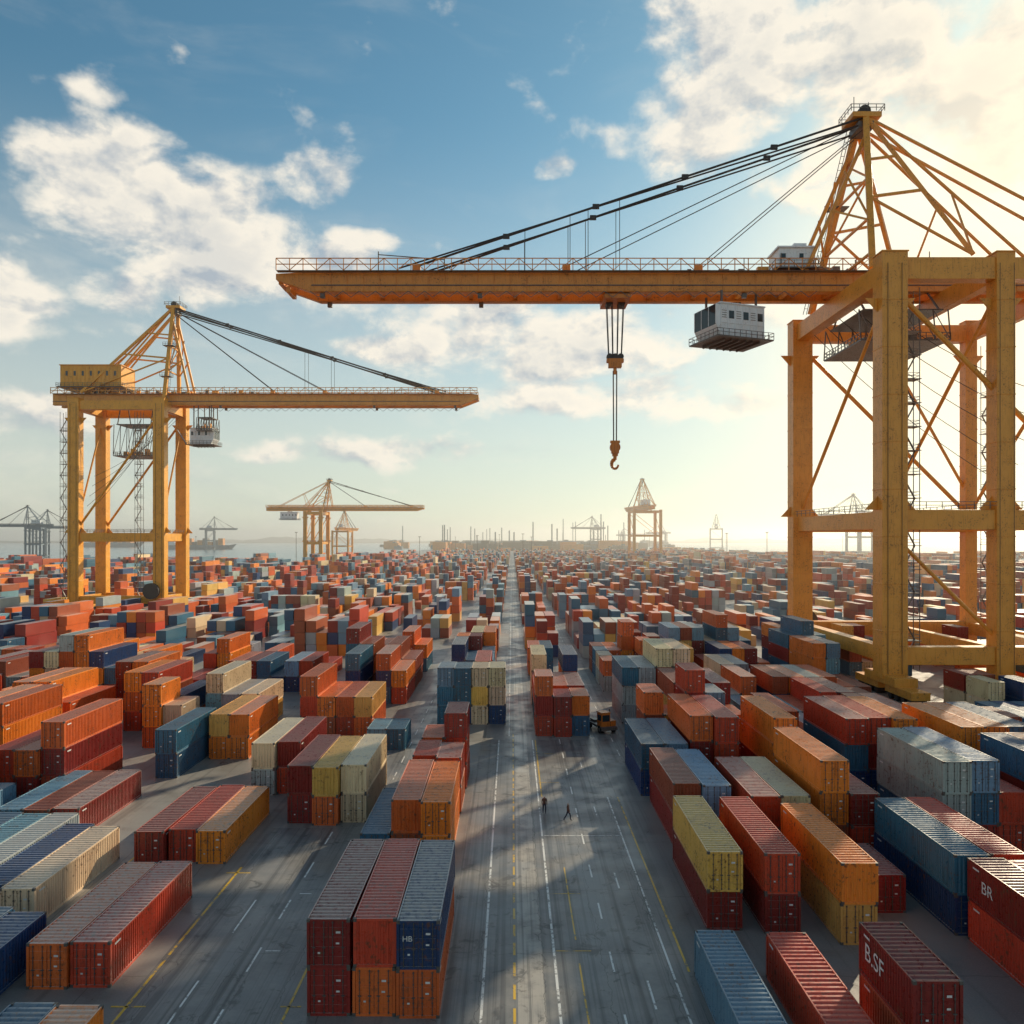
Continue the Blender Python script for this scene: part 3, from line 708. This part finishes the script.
blobs=[(60,155,50,26,1.0),(125,185,85,42,1.05),(210,235,110,44,1.05),(290,268,90,30,1.0),(15,302,60,26,1.0),(112,290,45,22,.95),(350,240,55,12,.7),(90,322,50,12,.7),
 (100,82,26,17,.86),(315,180,34,24,.92),(555,168,20,10,.85),(690,110,50,50,1.),(760,50,95,60,1.05),(880,60,90,80,1.1),(1000,100,90,70,1.1),(930,150,100,30,.9),
 (540,345,120,36,1.05),(480,310,70,22,.9),(390,350,65,12,.85),(720,405,80,13,.85),(590,395,150,18,.8),(30,415,80,22,.95),(420,455,140,14,.7),(1000,250,80,40,.5),(700,320,90,22,.7)]
tot=None
for u,v,ru,rv,k in blobs:
    a0,e0=dirpx(u,v); ru=ru/800*math.cos(a0)**2*1.2; rv=rv/800*1.2
    p_=N.m('DIVIDE',N.m('SUBTRACT',az,a0),ru); q_=N.m('DIVIDE',N.m('SUBTRACT',el,e0),rv)
    t=N.m('MULTIPLY_ADD',p_,p_,N.m('MULTIPLY',q_,q_))
    g=N.m('DIVIDE',k,N.m('MULTIPLY_ADD',N.m('MULTIPLY',t,t),.9,1.0))
    tot=g if tot is None else N.m('MAXIMUM',tot,g)
cv=N.new('ShaderNodeCombineXYZ'); N.put(cv.inputs[0],az); N.put(cv.inputs[1],N.m('MULTIPLY',el,1.5))
gen=N.m('MULTIPLY',N.ramp(N.noise(cv.outputs[0],2.2,2),.5,.65),N.ramp(N.m('ABSOLUTE',az),.65,.9))
tot=N.m('MAXIMUM',tot,gen)
def cn(loc): return N.noise(N.mapv(cv.outputs[0],(1,1,1),loc),9.5,7,.55,.1)
n0=cn((0,0,7.7)); n1=cn((.012,.022,7.7))
wisp=N.noise(N.mapv(cv.outputs[0],(1,2.4,1)),3.2,5,.6,.6)
cov=N.m('ADD',N.m('MULTIPLY',tot,.80),N.m('MULTIPLY',N.m('SUBTRACT',n0,.5),2.2))
alpha=N.ramp(cov,.28,.78)
alpha=N.m('MAXIMUM',alpha,N.m('MULTIPLY',N.ramp(wisp,.5,.75),N.ramp(el,.0,.5,.5,.10)))
lit=N.m('ADD',N.m('MULTIPLY',N.m('SUBTRACT',n0,n1),6.0),.80,clamp=True)
thick=N.ramp(cov,.75,1.25)
lit=N.m('SUBTRACT',lit,N.m('MULTIPLY',thick,.38),clamp=True)
ccol=N.mix(lit,(3.1,3.5,3.9),(7.0,6.5,5.6))
skyc=N.mix(1.0,sky.outputs[0],(.50,.76,.72),'MULTIPLY')
skyc=N.mix(N.ramp(el,.0,.50,.70,0),skyc,(5.7,5.4,4.6))
dt=N.new('ShaderNodeVectorMath',operation='DOT_PRODUCT'); N.put(dt.inputs[0],d); dt.inputs[1].default_value=SV
au=N.m('POWER',N.m('MAXIMUM',dt.outputs['Value'],0),60)
vd=Vector((math.sin(math.radians(30))*math.cos(math.radians(13)),math.cos(math.radians(30))*math.cos(math.radians(13)),math.sin(math.radians(13))))
dv=N.new('ShaderNodeVectorMath',operation='DOT_PRODUCT'); N.put(dv.inputs[0],d); dv.inputs[1].default_value=vd
veil=N.m('POWER',N.m('MAXIMUM',dv.outputs['Value'],0),42)
fin=N.mix(N.m('MULTIPLY',alpha,.95),skyc,ccol)
fin=N.mix(N.m('MULTIPLY',au,.4,clamp=True),fin,(9,7.6,5.4))
fin=N.mix(N.m('MULTIPLY',veil,.88,clamp=True),fin,(9.4,7.9,5.5))
N.put(bg.inputs[0],fin)

sl=bpy.data.lights.new('sun','SUN'); sl.energy=5.0; sl.angle=math.radians(.5); sl.color=(1,.85,.61)
so=bpy.data.objects.new('sun',sl); col.objects.link(so); so.rotation_euler=SV.to_track_quat('Z','Y').to_euler(); so.location=SV*300

cam=bpy.data.cameras.new('camera'); cam.lens=28.125; cam.sensor_width=36; cam.shift_y=28/1024; cam.clip_end=80000; cam.clip_start=.5
co=bpy.data.objects.new('camera',cam); col.objects.link(co); co.location=(0,0,27); co.rotation_euler=(math.pi/2,0,0); scene.camera=co
